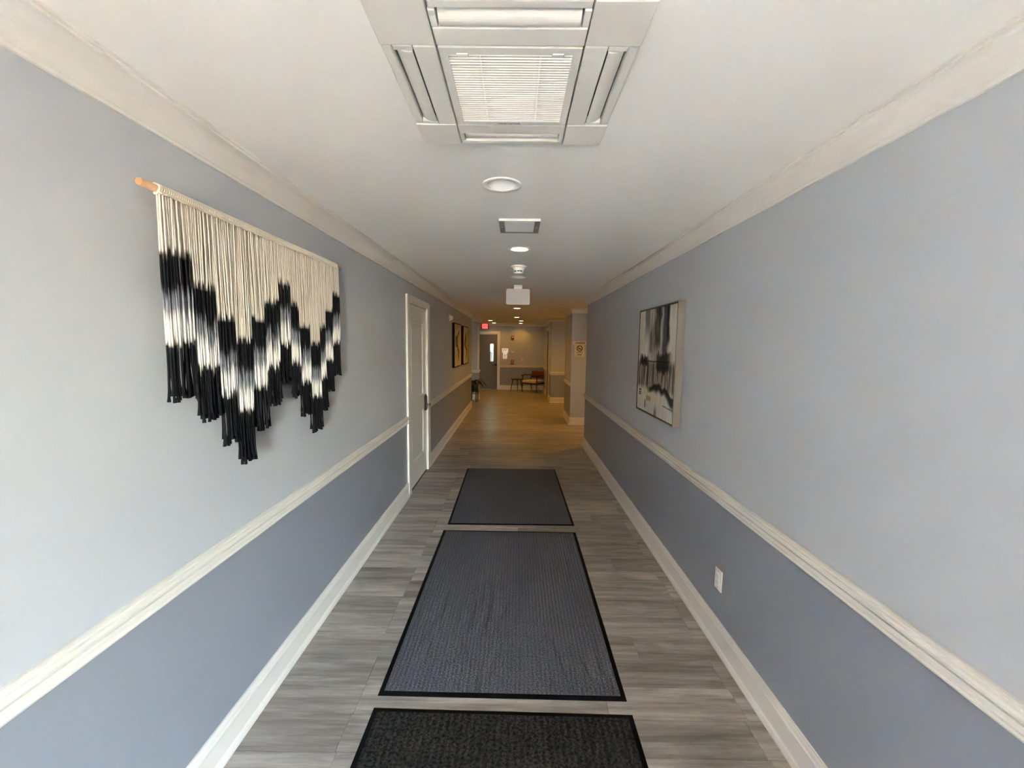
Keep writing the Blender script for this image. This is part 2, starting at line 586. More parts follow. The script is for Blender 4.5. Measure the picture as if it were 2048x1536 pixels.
# ---- trims
BASE = [(0, 0), (0.024, 0), (0.024, 0.012), (0.020, 0.026), (0.014, 0.034), (0.014, 0.112), (0.0165, 0.117), (0.0165, 0.124),
        (0.0125, 0.130), (0.0105, 0.142), (0.007, 0.150), (0.006, 0.156), (0, 0.156)]
RAIL = [(0, 0.782), (0.012, 0.782), (0.016, 0.786), (0.018, 0.791), (0.016, 0.797), (0.012, 0.800), (0.013, 0.808), (0.012, 0.816),
        (0.006, 0.818), (0.006, 0.827), (0.022, 0.829), (0.027, 0.833), (0.028, 0.841), (0.025, 0.848), (0.018, 0.850), (0.018, 0.857),
        (0.010, 0.860), (0, 0.860)]
def crown_prof(zb, proj):
    h = CZ - zb
    pts = [(0, zb), (0.010, zb), (0.012, zb + 0.010)]
    for i in range(0, 9):
        a = i / 8 * PI / 2
        pts.append((0.014 + (proj - 0.026) * (1 - math.cos(a)), zb + 0.012 + (h - 0.026) * math.sin(a)))
    pts += [(proj - 0.010, CZ - 0.008), (proj, CZ - 0.008), (proj, CZ), (0, CZ)]
    return pts
CROWN_L = crown_prof(2.252, 0.105)
CROWN_R = crown_prof(2.240, 0.060)
CROWN_F = crown_prof(2.245, 0.085)
DC0, DC1 = 4.222, 5.318          # outer casing edges, left door

def trim(name, runs, prof, label, cat):
    bm = new_bm()
    for r in runs:
        closed = isinstance(r, tuple)
        sweep(bm, list(r), prof, closed)
    return struct(name, bm, m_trim, label, cat)

left_a = [(XL, YB), (XL, DC0)]
left_b = [(XL, DC1), (XL, YLE), (-3.6, YLE)]
right_all = [(XE, YRE), (XR, YRE), (XR, YB)]
stub = [(-3.6, YS), (XS, YS), (XS, YS2), (XFL, YS2), (XFL, YF)]
FC0, FC1 = FD0 - 0.075, FD1 + 0.078
QC0, QC1 = QD0 - 0.09, QD1 + 0.09
trim('baseboard_left', [left_a, left_b], BASE, 'white baseboard with a shoe strip along the left wall', 'baseboard')
trim('baseboard_right', [right_all], BASE, 'white baseboard with a shoe strip along the right wall', 'baseboard')
trim('baseboard_stub', [stub + [(FC0, YF)]], BASE, 'white baseboard below the wall end behind the plant', 'baseboard')
trim('baseboard_far', [[(FC1, YF), (XQ, YF), (XQ, QC1)]], BASE, 'white baseboard on the far wall behind chair and table', 'baseboard')
trim('baseboard_projecting', [[(XQ, QC0), (XQ, YQ), (XE, YQ)]], BASE, 'white baseboard around the projecting wall at the far right', 'baseboard')
trim('baseboard_column', [tuple([(XC2, YC1), (XC, YC1), (XC, YC0), (XC2, YC0)])], BASE, 'white baseboard around the square column', 'baseboard')
trim('trim_1', [left_a, left_b], RAIL, 'white moulded chair rail along the left wall', 'chair rail')
trim('trim_2', [right_all], RAIL, 'white moulded chair rail along the right wall', 'chair rail')
trim('trim_3', [[(FC1, YF), (XQ, YF), (XQ, QC1)]], RAIL, 'white chair rail on the far wall above the chair', 'chair rail')
trim('trim_4', [[(XQ, QC0), (XQ, YQ), (XE, YQ)]], RAIL, 'white chair rail around the projecting wall at the far right', 'chair rail')
trim('trim_5', [[(XC, YC1), (XC, YC0 + 0.012)]], RAIL, 'short white chair rail on the side of the square column', 'chair rail')
trim('trim_6', [stub + [(FC0, YF)]], RAIL, 'chair rail across the wall end behind the plant', 'chair rail')
trim('trim_7', [[(XL, YB), (XL, YLE), (-3.6, YLE)]], CROWN_L, 'white cove crown moulding along the left wall', 'crown moulding')
trim('trim_8', [right_all], CROWN_R, 'white cove crown moulding along the right wall', 'crown moulding')
trim('trim_9', [stub + [(XQ, YF), (XQ, YQ), (XE, YQ)]], CROWN_F, 'white crown moulding around the far lobby', 'crown moulding')
trim('trim_10', [tuple([(XC2, YC1), (XC, YC1), (XC, YC0), (XC2, YC0)])], CROWN_F, 'white crown moulding around the square column', 'crown moulding')
bm = new_bm()
cbox(bm, XS - 0.022, XS + 0.003, YS - 0.003, YS + 0.03, 0.862, 2.243, 0.0015)  # white strip along the corner, from rail to crown
struct('trim_11', bm, m_trim, 'slim white strip down the corner of the wall end behind the plant', 'corner guard')

# ---- outside: forecourt, unseen blocks added to shape daylight, yard behind the far door
bm = new_bm()
box(bm, -60, 60, -60, YB - 0.2, -0.25, -0.03)
box(bm, -60, 60, YF + 0.15, 60, -0.25, -0.03)
struct('ground', bm, m_concrete, 'sunlit pale pavement outside the building', 'ground')
bm = new_bm()
box(bm, -9.0, -2.3, -12, YB - 0.2, -0.03, 5.5)  # added out of view to block sky and bounce warm light inside
struct('wall_added_wing', bm, m_wing_tan, 'unseen brick wing added outside the entrance to shape the daylight', 'wall')
bm = new_bm()
box(bm, -12, 12, YF + 6.5, YF + 6.8, -0.03, 6.0)
struct('wall_yard', bm, m_yard, 'green ivy-covered sunlit yard wall seen through the door glass', 'wall')
bm = new_bm()
box(bm, -5.0, 4.0, YF + 0.15, YF + 4.2, 2.5, 2.65)  # added out of view to cut sky light on fence and floor
box(bm, -5.0, -4.8, YF + 0.15, YF + 4.2, -0.03, 2.5); box(bm, 3.8, 4.0, YF + 0.15, YF + 4.2, -0.03, 2.5)
struct('roof_sky_block', bm, m_stucco, 'unseen roof added outside the grey door to cut the sky', 'roof')
bm = new_bm()
for i in range(24):
    box(bm, -3.0 + i * 0.16, -3.0 + i * 0.16 + 0.152, YF + 2.5, YF + 2.53, -0.03, 1.30)
struct('wall_fence', bm, m_fence, 'grey board fence seen through the lower door glass', 'fence')
bm = new_bm()
box(bm, -40, 1.15, -9, -7, -0.03, 6.0)  # added out of view to block low daylight and darken the far end
struct('wall_daylight_block', bm, m_blocker, 'unseen brown block added outside to keep daylight from the far end', 'wall')

# ------------------------------------------------------------------ doors
def casing(parent, segs, m=m_trim):
    for nme, (x0, x1, y0, y1, z0, z1) in segs:
        b = new_bm(); cbox(b, x0, x1, y0, y1, z0, z1, 0.003, 2)
        obj(nme, b, m, parent)

# left door (opening DY0..DY1 on x = XL)
d1 = tag(bpy.data.objects.new('door_1', None), 'white two-panel door in the left wall with dark hinges', 'door', kind='structure')
COL.objects.link(d1)
casing(d1, [('casing', (XL, XL + 0.021, DC0, DY0 + 0.012, 0, 2.045)),
            ('casing', (XL, XL + 0.021, DY1 - 0.012, DC1, 0, 2.045)),
            ('head_casing', (XL, XL + 0.022, DC0, DC1, 2.0455, 2.118))])
casing(d1, [('jamb', (XL - 0.15, XL, DY0, DY0 + 0.018, 0, DZ)), ('jamb', (XL - 0.15, XL, DY1 - 0.018, DY1, 0, DZ)),
            ('jamb', (XL - 0.15, XL, DY0, DY1, DZ - 0.018, DZ))])
LX0, LX1 = XL - 0.042, XL - 0.006       # leaf thickness
LY0, LY1, LZ0, LZ1 = DY0 + 0.021, DY1 - 0.021, 0.012, DZ - 0.022
b = new_bm()
pz = [(0.275, 0.815), (1.0, 1.855)]
py = (LY0 + 0.105, LY1 - 0.155)
box(b, LX0, LX1, LY0, py[0], LZ0, LZ1); box(b, LX0, LX1, py[1], LY1, LZ0, LZ1)
box(b, LX0, LX1, py[0], py[1], LZ0, pz[0][0]); box(b, LX0, LX1, py[0], py[1], pz[0][1], pz[1][0]); box(b, LX0, LX1, py[0], py[1], pz[1][1], LZ1)
leaf = obj('leaf', b, m_doorw, d1)
for z0, z1 in pz:
    b = new_bm()
    o_ = [(py[0], z0), (py[1], z0), (py[1], z1), (py[0], z1)]
    def ring(off, x):
        s = [(1, 1), (-1, 1), (-1, -1), (1, -1)]
        return [b.verts.new((x, p[0] + q[0] * off, p[1] + q[1] * off)) for p, q in zip(o_, s)]
    rs = [ring(0, LX1), ring(0.006, LX1 - 0.004), ring(0.016, LX1 - 0.013), ring(0.022, LX1 - 0.013), ring(0.045, LX1 - 0.004), ring(0.047, LX1 - 0.004)]
    for p, q in zip(rs, rs[1:]):
        for i in range(4):
            b.faces.new((p[i], p[(i + 1) % 4], q[(i + 1) % 4], q[i]))
    b.faces.new(rs[-1])
    obj('panel', b, m_doorw, leaf)
for z, mm in ((1.81, m_bronze), (1.055, m_steel), (0.31, m_bronze)):
    b = new_bm()
    lathe(b, [(0.006, -0.05), (0.006, 0.05)], (XL + 0.002, LY0 - 0.003, z), 12)
    box(b, XL - 0.004, XL - 0.001, LY0 - 0.014, LY0 + 0.012, z - 0.05, z + 0.05)
    obj('hinge', b, mm, d1)
b = new_bm(); box(b, XL - 0.30, XL - 0.151, DY0 - 0.1, DY1 + 0.1, -0.003, DZ + 0.1)
obj('light_leak_block', b, m_black, d1)  # unseen black box added behind the opening to stop light leaking in
# keypad lever lock
lk = bpy.data.objects.new('lock', None); COL.objects.link(lk); lk.parent = d1
lk.location = (LX1, LY1 - 0.065, 0.875)
b = new_bm(); cbox(b, 0, 0.026, -0.035, 0.035, -0.085, 0.085, 0.008, 3)
obj('lock_plate', b, m_steel, lk)
b = new_bm(); cbox(b, 0.0, 0.022, -0.039, 0.039, -0.09, 0.09, 0.006, 2)
obj('back_plate', b, m_bronze, lk)
b = new_bm()
tube(b, [(0.02, 0, -0.02), (0.062, 0, -0.02)], 0.011, 14)
tube(b, [(0.058, 0.004, -0.02), (0.064, -0.03, -0.02), (0.064, -0.115, -0.021)], [0.011, 0.010, 0.009], 12)
lathe(b, [(0.0, 0), (0.016, 0.001), (0.019, 0.008), (0.016, 0.016), (0.0, 0.018)], (0.055, 0, -0.02), 20, 'x')
obj('lever', b, m_steel, lk)
b = new_bm(); cbox(b, -0.0005, 0.012, -0.028, 0.028, -0.012, 0.012, 0.003, 2)
o = obj('latch_cover', b, m_bronze, lk, (0.004, 0, 0.098))

# far grey door with narrow lite
d2 = tag(bpy.data.objects.new('door_2', None), 'dark grey door with a narrow glass lite at the corridor end', 'door', kind='structure')
COL.objects.link(d2)
casing(d2, [('casing', (FC0, FD0 + 0.012, YF - 0.021, YF, 0, 1.987)), ('casing', (FD1 - 0.012, FC1, YF - 0.021, YF, 0, 1.987)),
            ('head_casing', (FC0, FC1, YF - 0.022, YF, 1.9875, 2.058)),
            ('jamb', (FD0, FD0 + 0.018, YF, YF + 0.15, 0, FDZ)), ('jamb', (FD1 - 0.018, FD1, YF, YF + 0.15, 0, FDZ)),
            ('jamb', (FD0, FD1, YF, YF + 0.15, FDZ - 0.018, FDZ))])
fx0, fx1, fz0, fz1 = FD0 + 0.02, FD1 - 0.02, 0.012, FDZ - 0.02
gx0, gx1, gz0, gz1 = -0.885, -0.778, 0.995, 1.615
fy0, fy1 = YF + 0.03, YF + 0.075
b = new_bm()
box(b, fx0, gx0, fy0, fy1, fz0, fz1); box(b, gx1, fx1, fy0, fy1, fz0, fz1)
box(b, gx0, gx1, fy0, fy1, fz0, gz0); box(b, gx0, gx1, fy0, fy1, gz1, fz1)
leaf2 = obj('leaf', b, m_doorg, d2)
b = new_bm(); box(b, gx0, gx1, fy0 + 0.018, fy0 + 0.024, gz0, gz1)
obj('pane', b, m_glass, leaf2)
b = new_bm()
for q in ((gx0 - 0.008, gx0, gz0, gz1), (gx1, gx1 + 0.008, gz0, gz1), (gx0 - 0.008, gx1 + 0.008, gz0 - 0.008, gz0), (gx0 - 0.008, gx1 + 0.008, gz1, gz1 + 0.008)):
    box(b, q[0], q[1], fy0 - 0.006, fy0, q[2], q[3])
obj('glazing_bead', b, m_doorg, leaf2)
b = new_bm()
lathe(b, [(0, 0), (0.034, 0), (0.034, -0.012), (0.02, -0.018), (0, -0.018)], (-0.69, fy0, 0.875), 20, 'y')
tube(b, [(-0.69, fy0 - 0.01, 0.875), (-0.69, fy0 - 0.055, 0.875)], 0.011, 10)
tube(b, [(-0.685, fy0 - 0.052, 0.875), (-0.81, fy0 - 0.052, 0.872)], 0.011, 10)
obj('handle', b, m_bronze, leaf2)
b = new_bm(); box(b, FD0, FD1, YF - 0.01, YF + 0.12, 0.0, 0.01)
obj('threshold', b, m_metalgrey, d2)

# edge-on door in the projecting wall
d3 = tag(bpy.data.objects.new('door_3', None), 'dark grey door seen edge-on beside the chair', 'door', kind='structure')
COL.objects.link(d3)
casing(d3, [('casing', (XQ - 0.02, XQ, QC0, QD0 + 0.01, 0, 2.04)), ('casing', (XQ - 0.02, XQ, QD1 - 0.01, QC1, 0, 2.04)),
            ('head_casing', (XQ - 0.021, XQ, QC0, QC1, 2.0405, 2.12))])
b = new_bm(); cbox(b, XQ + 0.03, XQ + 0.07, QD0 + 0.004, QD1 - 0.004, 0.01, 2.026, 0.002)
leaf3 = obj('leaf', b, m_doorg, d3)
b = new_bm(); box(b, XQ + 0.151, XQ + 0.3, QD0 - 0.1, QD1 + 0.1, -0.003, 2.13)
obj('light_leak_block', b, m_black, d3)  # solid backing added out of view, keeps sky light out of the gaps
b = new_bm()
tube(b, [(XQ + 0.03, QD0 + 0.07, 1.0), (XQ - 0.03, QD0 + 0.07, 1.0), (XQ - 0.03, QD0 + 0.19, 1.0)], 0.011, 10)
obj('handle', b, m_bronze, leaf3)

# ------------------------------------------------------------------ ceiling cassette
ac = thing('ceiling_cassette', 'white four-way air-conditioning cassette with slatted grille on the near ceiling', 'air conditioner', (-0.021, 1.189, CZ))
# local frame: x right, y away, z down from ceiling is negative
HW, ZB = 0.300, -0.030
gi = 0.171                     # half of the grille opening
def acpart(name, x0, x1, y0, y1, z0=ZB, z1=-0.002, m=m_acw, bev=0.003, parent=ac):
    b = new_bm(); cbox(b, x0, x1, y0, y1, z0, z1, bev, 2)
    return obj(name, b, m, parent)
b = new_bm()     # tray behind everything, with chamfered outer edge
t = 0.296
box(b, -t, t, -t, t, -0.008, 0.0)
obj('backing_tray', b, m_acdark, ac)
g = 0.0012
for sx in (-1, 1):
    for sy in (-1, 1):
        xs = sorted((sx * (gi + g), sx * HW)); ys = sorted((sy * (gi + g), sy * HW))
        acpart('corner_panel', xs[0], xs[1], ys[0], ys[1])
# each side: inner strip, outer strip, end cheeks, and a curved louver
def side(rot):
    R = Matrix.Rotation(rot, 4, 'Z')
    def add(name, b, m=m_acw):
        bmesh.ops.transform(b, matrix=R, verts=b.verts)
        return obj(name, b, m, ac)
    # canonical side is +y (far side); outlet slot between y = 0.222 and 0.276
    L = gi - 0.001
    b = new_bm(); cbox(b, -L, L, gi + g, 0.226, ZB, -0.002, 0.003, 2); add('inner_strip', b)
    b = new_bm(); cbox(b, -L, L, 0.274, HW, ZB + 0.002, -0.002, 0.006, 3); add('outer_strip', b)
    for s in (-1, 1):
        b = new_bm(); xs = sorted((s * (gi - 0.016), s * L)); cbox(b, xs[0], xs[1], 0.227, 0.273, ZB + 0.001, -0.004, 0.001, 1); add('end_cheek', b)
    b = new_bm(); box(b, -L, L, 0.226, 0.274, -0.010, -0.009); add('outlet_throat', b, m_acdark)
    # louver: curved plate closing the slot
    b = new_bm()
    LL = gi - 0.020
    prof = []
    for i in range(9):
        s = i / 8
        prof.append((0.2295 + 0.040 * s, ZB - 0.001 + 0.004 * (s - 0.25) ** 2 * 6))
    top = [(y, z + 0.005) for y, z in reversed(prof)]
    pr = prof + top
    ra = [b.verts.new((-LL, y, z)) for y, z in pr]
    rb = [b.verts.new((LL, y, z)) for y, z in pr]
    for i in range(len(pr)):
        b.faces.new((ra[i], ra[(i + 1) % len(pr)], rb[(i + 1) % len(pr)], rb[i]))
    b.faces.new(ra); b.faces.new(rb)
    add('louver', b)
for i in range(4):
    side(i * PI / 2)
# intake grille
gr = bpy.data.objects.new('intake_grille', None); COL.objects.link(gr); gr.parent = ac
go, ge = gi - 0.0035, 0.147
for q in ((-go, -ge, -go, go), (ge, go, -go, go), (-ge, ge, -go, -0.145), (-ge, ge, 0.151, go)):
    b = new_bm(); box(b, q[0], q[1], q[2], q[3], ZB - 0.001, -0.006)
    obj('grille_frame', b, m_acw, gr)
NS = 30
for i in range(NS):
    y = -0.145 + (i + 0.5) * 0.296 / NS
    b = new_bm()
    p4 = [(-0.0028, ZB + 0.001), (0.0012, ZB - 0.0005), (0.0020, ZB + 0.003), (-0.001, ZB + 0.008)]
    ra = [b.verts.new((-ge, dy, z)) for dy, z in p4]; rb = [b.verts.new((ge, dy, z)) for dy, z in p4]
    for j in range(4):
        b.faces.new((ra[j], ra[(j + 1) % 4], rb[(j + 1) % 4], rb[j]))
    obj('slat', b, m_slat, gr, (0, y, 0))
for x in (-0.072, 0.072):
    b = new_bm(); box(b, x - 0.002, x + 0.002, -0.145, 0.151, ZB + 0.001, ZB + 0.012)
    obj('rib', b, m_acw, gr)
for x in (-0.113, 0.113):
    b = new_bm(); cbox(b, x - 0.014, x + 0.014, -0.150, -0.139, ZB - 0.003, -0.012, 0.0015, 1)
    obj('latch', b, m_acw, gr)
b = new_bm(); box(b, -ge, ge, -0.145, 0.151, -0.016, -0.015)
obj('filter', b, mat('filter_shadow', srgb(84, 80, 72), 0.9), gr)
# small maker's mark, reading from the other side
b = new_bm()
def rhomb(cx, cy, a, s=0.0042):
    ca, sa = math.cos(a), math.sin(a)
    pts = [(0, 0), (0.5 * s, 0.8 * s), (0, 1.6 * s), (-0.5 * s, 0.8 * s)]
    v = [b.verts.new((cx + x * ca - y * sa, cy + x * sa + y * ca, ZB - 0.0018)) for x, y in pts]
    b.faces.new(v)
for a in (PI, PI / 3, -PI / 3):
    rhomb(0.022, 0.1595, a)
obj('maker_mark', b, m_ink, gr)
text_obj('maker_name', 'MITSUBISHI ELECTRIC', 0.0062, m_ink, gr, (-0.012, 0.1595, ZB - 0.0018), (PI, 0, 0), extrude=0.0002)

# ------------------------------------------------------------------ recessed downlights
names = ['unlit white recessed downlight nearest the cassette unit', 'lit warm recessed downlight between vent and smoke detector',
         'unlit recessed downlight between smoke detector and exit sign back', 'lit downlight just past the hanging exit sign back',
         'lit downlight second past the hanging exit sign back', 'lit lobby downlight at left, nearer of the pair by the red exit sign',
         'lit lobby downlight at left, farther of the pair by the red exit sign', 'lit lobby downlight above the far wall, nearer of the right pair',
         'lit lobby downlight above the far wall, farther of the right pair', 'lit downlight in the right bay before the column', 'lit downlight in the right bay behind the column']
for i, (x, y, on) in enumerate(DL):
    t = thing('downlight', names[i], 'ceiling light', (x, y, CZ), group='recessed ceiling downlights')
    b = new_bm()
    lathe(b, [(0.0875, 0.0), (0.0875, -0.003), (0.082, -0.006), (0.066, -0.0045), (0.062, 0.0), (0.0875, 0.0)], (0, 0, 0), 40)
    obj('trim_ring', b, m_white, t)
    b = new_bm()
    lathe(b, [(0.0665, -0.001), (0.060, 0.0), (0.036, 0.040), (0.034, 0.046), (0.0665, 0.048), (0.0665, -0.001)], (0, 0, 0), 40)
    obj('reflector', b, m_white, t)
    b = new_bm()
    lathe(b, [(0.0, 0.044), (0.0345, 0.044), (0.0345, 0.050), (0.0, 0.050)] if not on else [(0.0, -0.009), (0.040, -0.008), (0.056, -0.0045), (0.0585, 0.0), (0.0585, 0.006), (0.0, 0.006)], (0, 0, 0), 32)
    obj('lens', b, m_lens_on if on else m_lens_off, t)
    if on:
        ld = bpy.data.lights.new('downlight_lamp', 'SPOT')
        ld.energy = LAMP_W * (4.0 if x > 2 else (0.85 if y > 12 else (0.45 if y < 5 else 2.3)))
        ld.color = WARM
        ld.spot_size = math.radians(150)
        ld.spot_blend = 0.8
        ld.shadow_soft_size = 0.05
        lo = bpy.data.objects.new('downlight_lamp', ld); COL.objects.link(lo)
        lo.parent = t; lo.location = (0, 0, -0.02)

# ------------------------------------------------------------------ vent / fan plate on the ceiling
t = thing('ceiling_vent', 'small grey-framed ceiling vent plate with white insert', 'vent', (0.015, 2.56, CZ))
hx, hy = 0.119, 0.132
for q, nme in (((-hx, -0.088, -hy, hy), 'frame_bar'), ((0.088, hx, -hy, hy), 'frame_bar'), ((-0.088, 0.088, -hy, -0.112), 'frame_bar'), ((-0.088, 0.088, 0.100, hy), 'frame_bar')):
    b = new_bm(); cbox(b, q[0], q[1], q[2], q[3], -0.012, -0.0005, 0.0015, 1); obj(nme, b, m_metalgrey, t)
b = new_bm(); box(b, -0.087, 0.087, -0.111, 0.099, -0.0125, -0.001); obj('insert', b, mat('insert_white', srgb(250, 249, 246), 0.5, bump=0.5, bscale=300), t)
b = new_bm(); box(b, -hx, hx, -hy - 0.004, -hy, -0.014, -0.0005); obj('front_lip', b, m_white, t)
for s in (-1, 1):
    b = new_bm(); lathe(b, [(0.0, -0.0145), (0.005, -0.0135), (0.005, -0.011)], (s * 0.104, 0, 0), 14); obj('screw', b, m_white, t)

# ------------------------------------------------------------------ smoke detector
t = thing('smoke_detector', 'white conical smoke detector with dark slots on the ceiling', 'smoke detector', (0.021, 3.86, CZ))
b = new_bm(); lathe(b, [(0.072, 0.0), (0.072, -0.008), (0.064, -0.012), (0.0, -0.012)], (0, 0, 0), 36); obj('base', b, m_white, t)
b = new_bm(); lathe(b, [(0.056, -0.012), (0.054, -0.024), (0.046, -0.042), (0.045, -0.060), (0.036, -0.068), (0.0, -0.070)], (0, 0, 0), 36); obj('body', b, m_white, t)
for a in (-0.75, -0.05, 0.5, 1.6, 2.6, 3.7):
    b = new_bm(); box(b, -0.011, 0.011, -0.0462, -0.044, -0.056, -0.046)
    o = obj('slot', b, m_black, t); o.rotation_euler = (0, 0, a)

# ------------------------------------------------------------------ near exit sign, seen from behind
t = thing('exit_sign', 'blank white back of a hanging exit sign with rounded corners', 'exit sign', (0.024, 5.10, CZ))
b = new_bm(); cbox(b, -0.052, 0.052, -0.03, 0.03, -0.020, 0.0, 0.004, 2); obj('canopy_mount', b, m_white, t)
b = new_bm(); cbox(b, -0.05, 0.05, -0.006, 0.006, -0.046, -0.019, 0.002, 1); obj('hanger', b, m_white, t)
b = new_bm()
vs, fs = box(b, -0.144, 0.144, -0.010, 0.004, -0.232, -0.044)
es = [e for e in b.edges if abs((e.verts[0].co - e.verts[1].co).y) > 0.01]
bmesh.ops.bevel(b, geom=es, offset=0.022, segments=5, profile=0.5, affect='EDGES')
obj('sign_plate', b, mat('sign_back', srgb(204, 197, 188), 0.4), t)
b = new_bm()
vs, fs = box(b, -0.1445, 0.1445, 0.004, 0.014, -0.2325, -0.0435)
es = [e for e in b.edges if abs((e.verts[0].co - e.verts[1].co).y) > 0.005]
bmesh.ops.bevel(b, geom=es, offset=0.024, segments=5, profile=0.5, affect='EDGES')
obj('glowing_edge', b, emit('exit_edge', (1, 0.08, 0.08, 1), 0.10), t)

# far exit sign
t = thing('exit_sign', 'glowing red exit sign above the grey door', 'exit sign', (-1.065, YF - 0.16, CZ))
b = new_bm(); cbox(b, -0.06, 0.06, -0.03, 0.03, -0.02, 0, 0.003, 1); obj('canopy_mount', b, m_white, t)
b = new_bm(); cbox(b, -0.125, 0.125, -0.018, 0.018, -0.205, -0.018, 0.004, 1); obj('housing', b, m_frameblk, t)
b = new_bm(); box(b, -0.098, 0.098, -0.022, -0.0175, -0.190, -0.030); obj('face', b, m_exit_red, t)
text_obj('letters', 'EXIT', 0.125, m_exit_dk, t, (0, -0.024, -0.110), (PI / 2, 0, 0), extrude=0.001)

# ------------------------------------------------------------------ dyed cord wall hanging
wh = thing('wall_hanging', 'large cream and black dip-dyed cord wall hanging on a wooden dowel', 'wall hanging', (XL + 0.053, 1.20, 2.068))
WX, WY, WZ = XL + 0.053, 1.20, 2.068
b = new_bm()
tube(b, [(0, 0, 0.0), (0, 0.5, -0.001), (0, 1.328, -0.002)], 0.0105, 18)
obj('dowel', b, m_dowel, wh)
for y in (0.35, 1.0):
    b = new_bm()
    tube(b, [(-0.052, y, 0.012), (-0.02, y, 0.012)], 0.003, 8)
    lathe(b, [(0.0, 0), (0.006, 0), (0.006, 0.003), (0, 0.003)], (-0.022, y, 0.012), 12, 'x')
    obj('hook', b, m_steel, wh)
BUN = [(1.250, 1.356, 1.895, 1.432), (1.356, 1.456, 1.807, 1.357), (1.456, 1.548, 1.709, 1.250), (1.548, 1.652, 1.629, 1.156),
       (1.652, 1.738, 1.716, 1.258), (1.738, 1.842, 1.796, 1.350), (1.842, 1.938, 1.891, 1.443), (1.938, 2.012, 1.801, 1.361),
       (2.012, 2.111, 1.703, 1.260), (2.111, 2.220, 1.616, 1.158), (2.220, 2.296, 1.711, 1.253), (2.296, 2.386, 1.805, 1.349), (2.386, 2.480, 1.902, 1.435)]
CREAM = np.array(srgb(206, 196, 179)[:3]); DARK = np.array(srgb(22, 23, 26)[:3]); WHT = np.array(srgb(240, 234, 222)[:3]); GREY = np.array(srgb(120, 122, 126)[:3])
def lerp(a, b, t): return a + (b - a) * t
def sm(a, b, x):
    t = min(1, max(0, (x - a) / (b - a))); return t * t * (3 - 2 * t)
def dye(d, end, j, j2):
    """colour at distance d below the start of the first dye band; end = length of dyed part"""
    d -= j
    c = lerp(CREAM, DARK, sm(-0.004, 0.008, d))
    c = lerp(c, GREY, sm(0.114, 0.146, d + j2))
    c = lerp(c, WHT, sm(0.172, 0.222, d + j2))
    c = lerp(c, DARK, sm(0.270, 0.284, d + 0.4 * j2))
    return c
def set_attr(o, cols):
    a = o.data.color_attributes.new('dye', 'FLOAT_COLOR', 'POINT')
    arr = np.ones((len(cols), 4), dtype=np.float32); arr[:, :3] = cols
    a.data.foreach_set('color', arr.ravel())
for (ya, yb, zt, zb) in BUN:
    b = new_bm(); cols = []
    n = int(round((yb - ya) / 0.0072))
    gath = random.uniform(-0.006, 0.010)
    for layer in range(2):
        for i in range(n):
            f = (i + 0.5 + 0.5 * layer) / n
            y = ya + (yb - ya) * min(0.995, f) - WY
            x = (0.013 if layer == 0 else 0.002) + random.uniform(-0.0025, 0.0025)
            zend = zb + random.uniform(-0.012, 0.022) - WZ
            ztop = -0.010
            ph, am = random.uniform(0, 6.28), random.uniform(0.0004, 0.0018)
            drift = random.uniform(-0.006, 0.006) + gath
            js = random.uniform(-0.014, 0.014); js2 = random.uniform(-0.022, 0.022)
            r0 = random.uniform(0.0027, 0.0034); xj = random.uniform(-0.004, 0.006)
            zs = list(np.linspace(ztop, zt - WZ + 0.03, 7)) + list(np.linspace(zt - WZ + 0.02, zend, 26))
            pts, rad = [], []
            L = ztop - zend
            for z in zs:
                s = (ztop - z) / L
                cl = sm(0.80, 1.0, s)
                yc = (round((y - (ya - WY)) / 0.026 - 0.5) + 0.5) * 0.026 + (ya - WY)   # tassels gather at the ends
                yy = y + drift * s + am * math.sin(ph + s * 9)
                yy = yy + (yc - y) * 0.30 * cl * (1 - 0.6 * sm(0.95, 1.0, s))
                xx = x + am * math.cos(ph + s * 7) + xj * cl
                pts.append((xx, yy, z))
                rad.append(r0 * (1 + 0.9 * sm(0.955, 1.0, s)))
            rings = tube(b, pts, rad, 6)
            for z in zs:
                c = dye((zt - WZ) - z, zt - zb, js, js2)
                c = c * random.uniform(0.95, 1.03)
                cols += [c] * 6
    o = obj('cord_bundle', b, m_cord, wh)
    set_attr(o, np.array(cols)[:len(o.data.vertices)])
    o['kind'] = 'stuff'
# loops knotted over the dowel
b = new_bm()
ny = int((2.480 - 1.250) / 0.0082)
for i in range(ny):
    y = 1.250 + (i + 0.5) * 0.0082 - WY
    pts = []
    for q in range(11):
        a = -PI * 0.62 + q / 10 * PI * 1.62
        pts.append((0.0135 * math.cos(a), y + 0.0015 * math.sin(3 * a), 0.0135 * math.sin(a) - 0.001))
    tube(b, pts, 0.0043, 5)
    tube(b, [(0.0145, y - 0.004, -0.011), (0.017, y, -0.013), (0.0145, y + 0.004, -0.015)], 0.0036, 5)
o = obj('knotted_loops', b, m_wrap, wh); o['kind'] = 'stuff'

# ------------------------------------------------------------------ framed pictures
def canvas(name, parent, w, h, nx, ny, fn):
    """flat print in local XZ plane (x = width, z = height), facing -y"""
    b = new_bm(); cols = []
    grid = []
    for j in range(ny + 1):
        row = []
        for i in range(nx + 1):
            u, v = i / nx, j / ny
            row.append(b.verts.new(((u - 0.5) * w, 0, (v - 0.5) * h)))
            cols.append(fn(u, v))
        grid.append(row)
    for j in range(ny):
        for i in range(nx):
            b.faces.new((grid[j][i], grid[j][i + 1], grid[j + 1][i + 1], grid[j + 1][i]))
    ext = [b.verts.new((x, 0.012, z)) for x, z in ((-w / 2, -h / 2), (w / 2, -h / 2), (w / 2, h / 2), (-w / 2, h / 2))]
    b.faces.new(ext); cols += [(0.1, 0.1, 0.1)] * 4
    o = obj(name, b, m_art, parent)
    set_attr(o, np.array(cols))
    return o

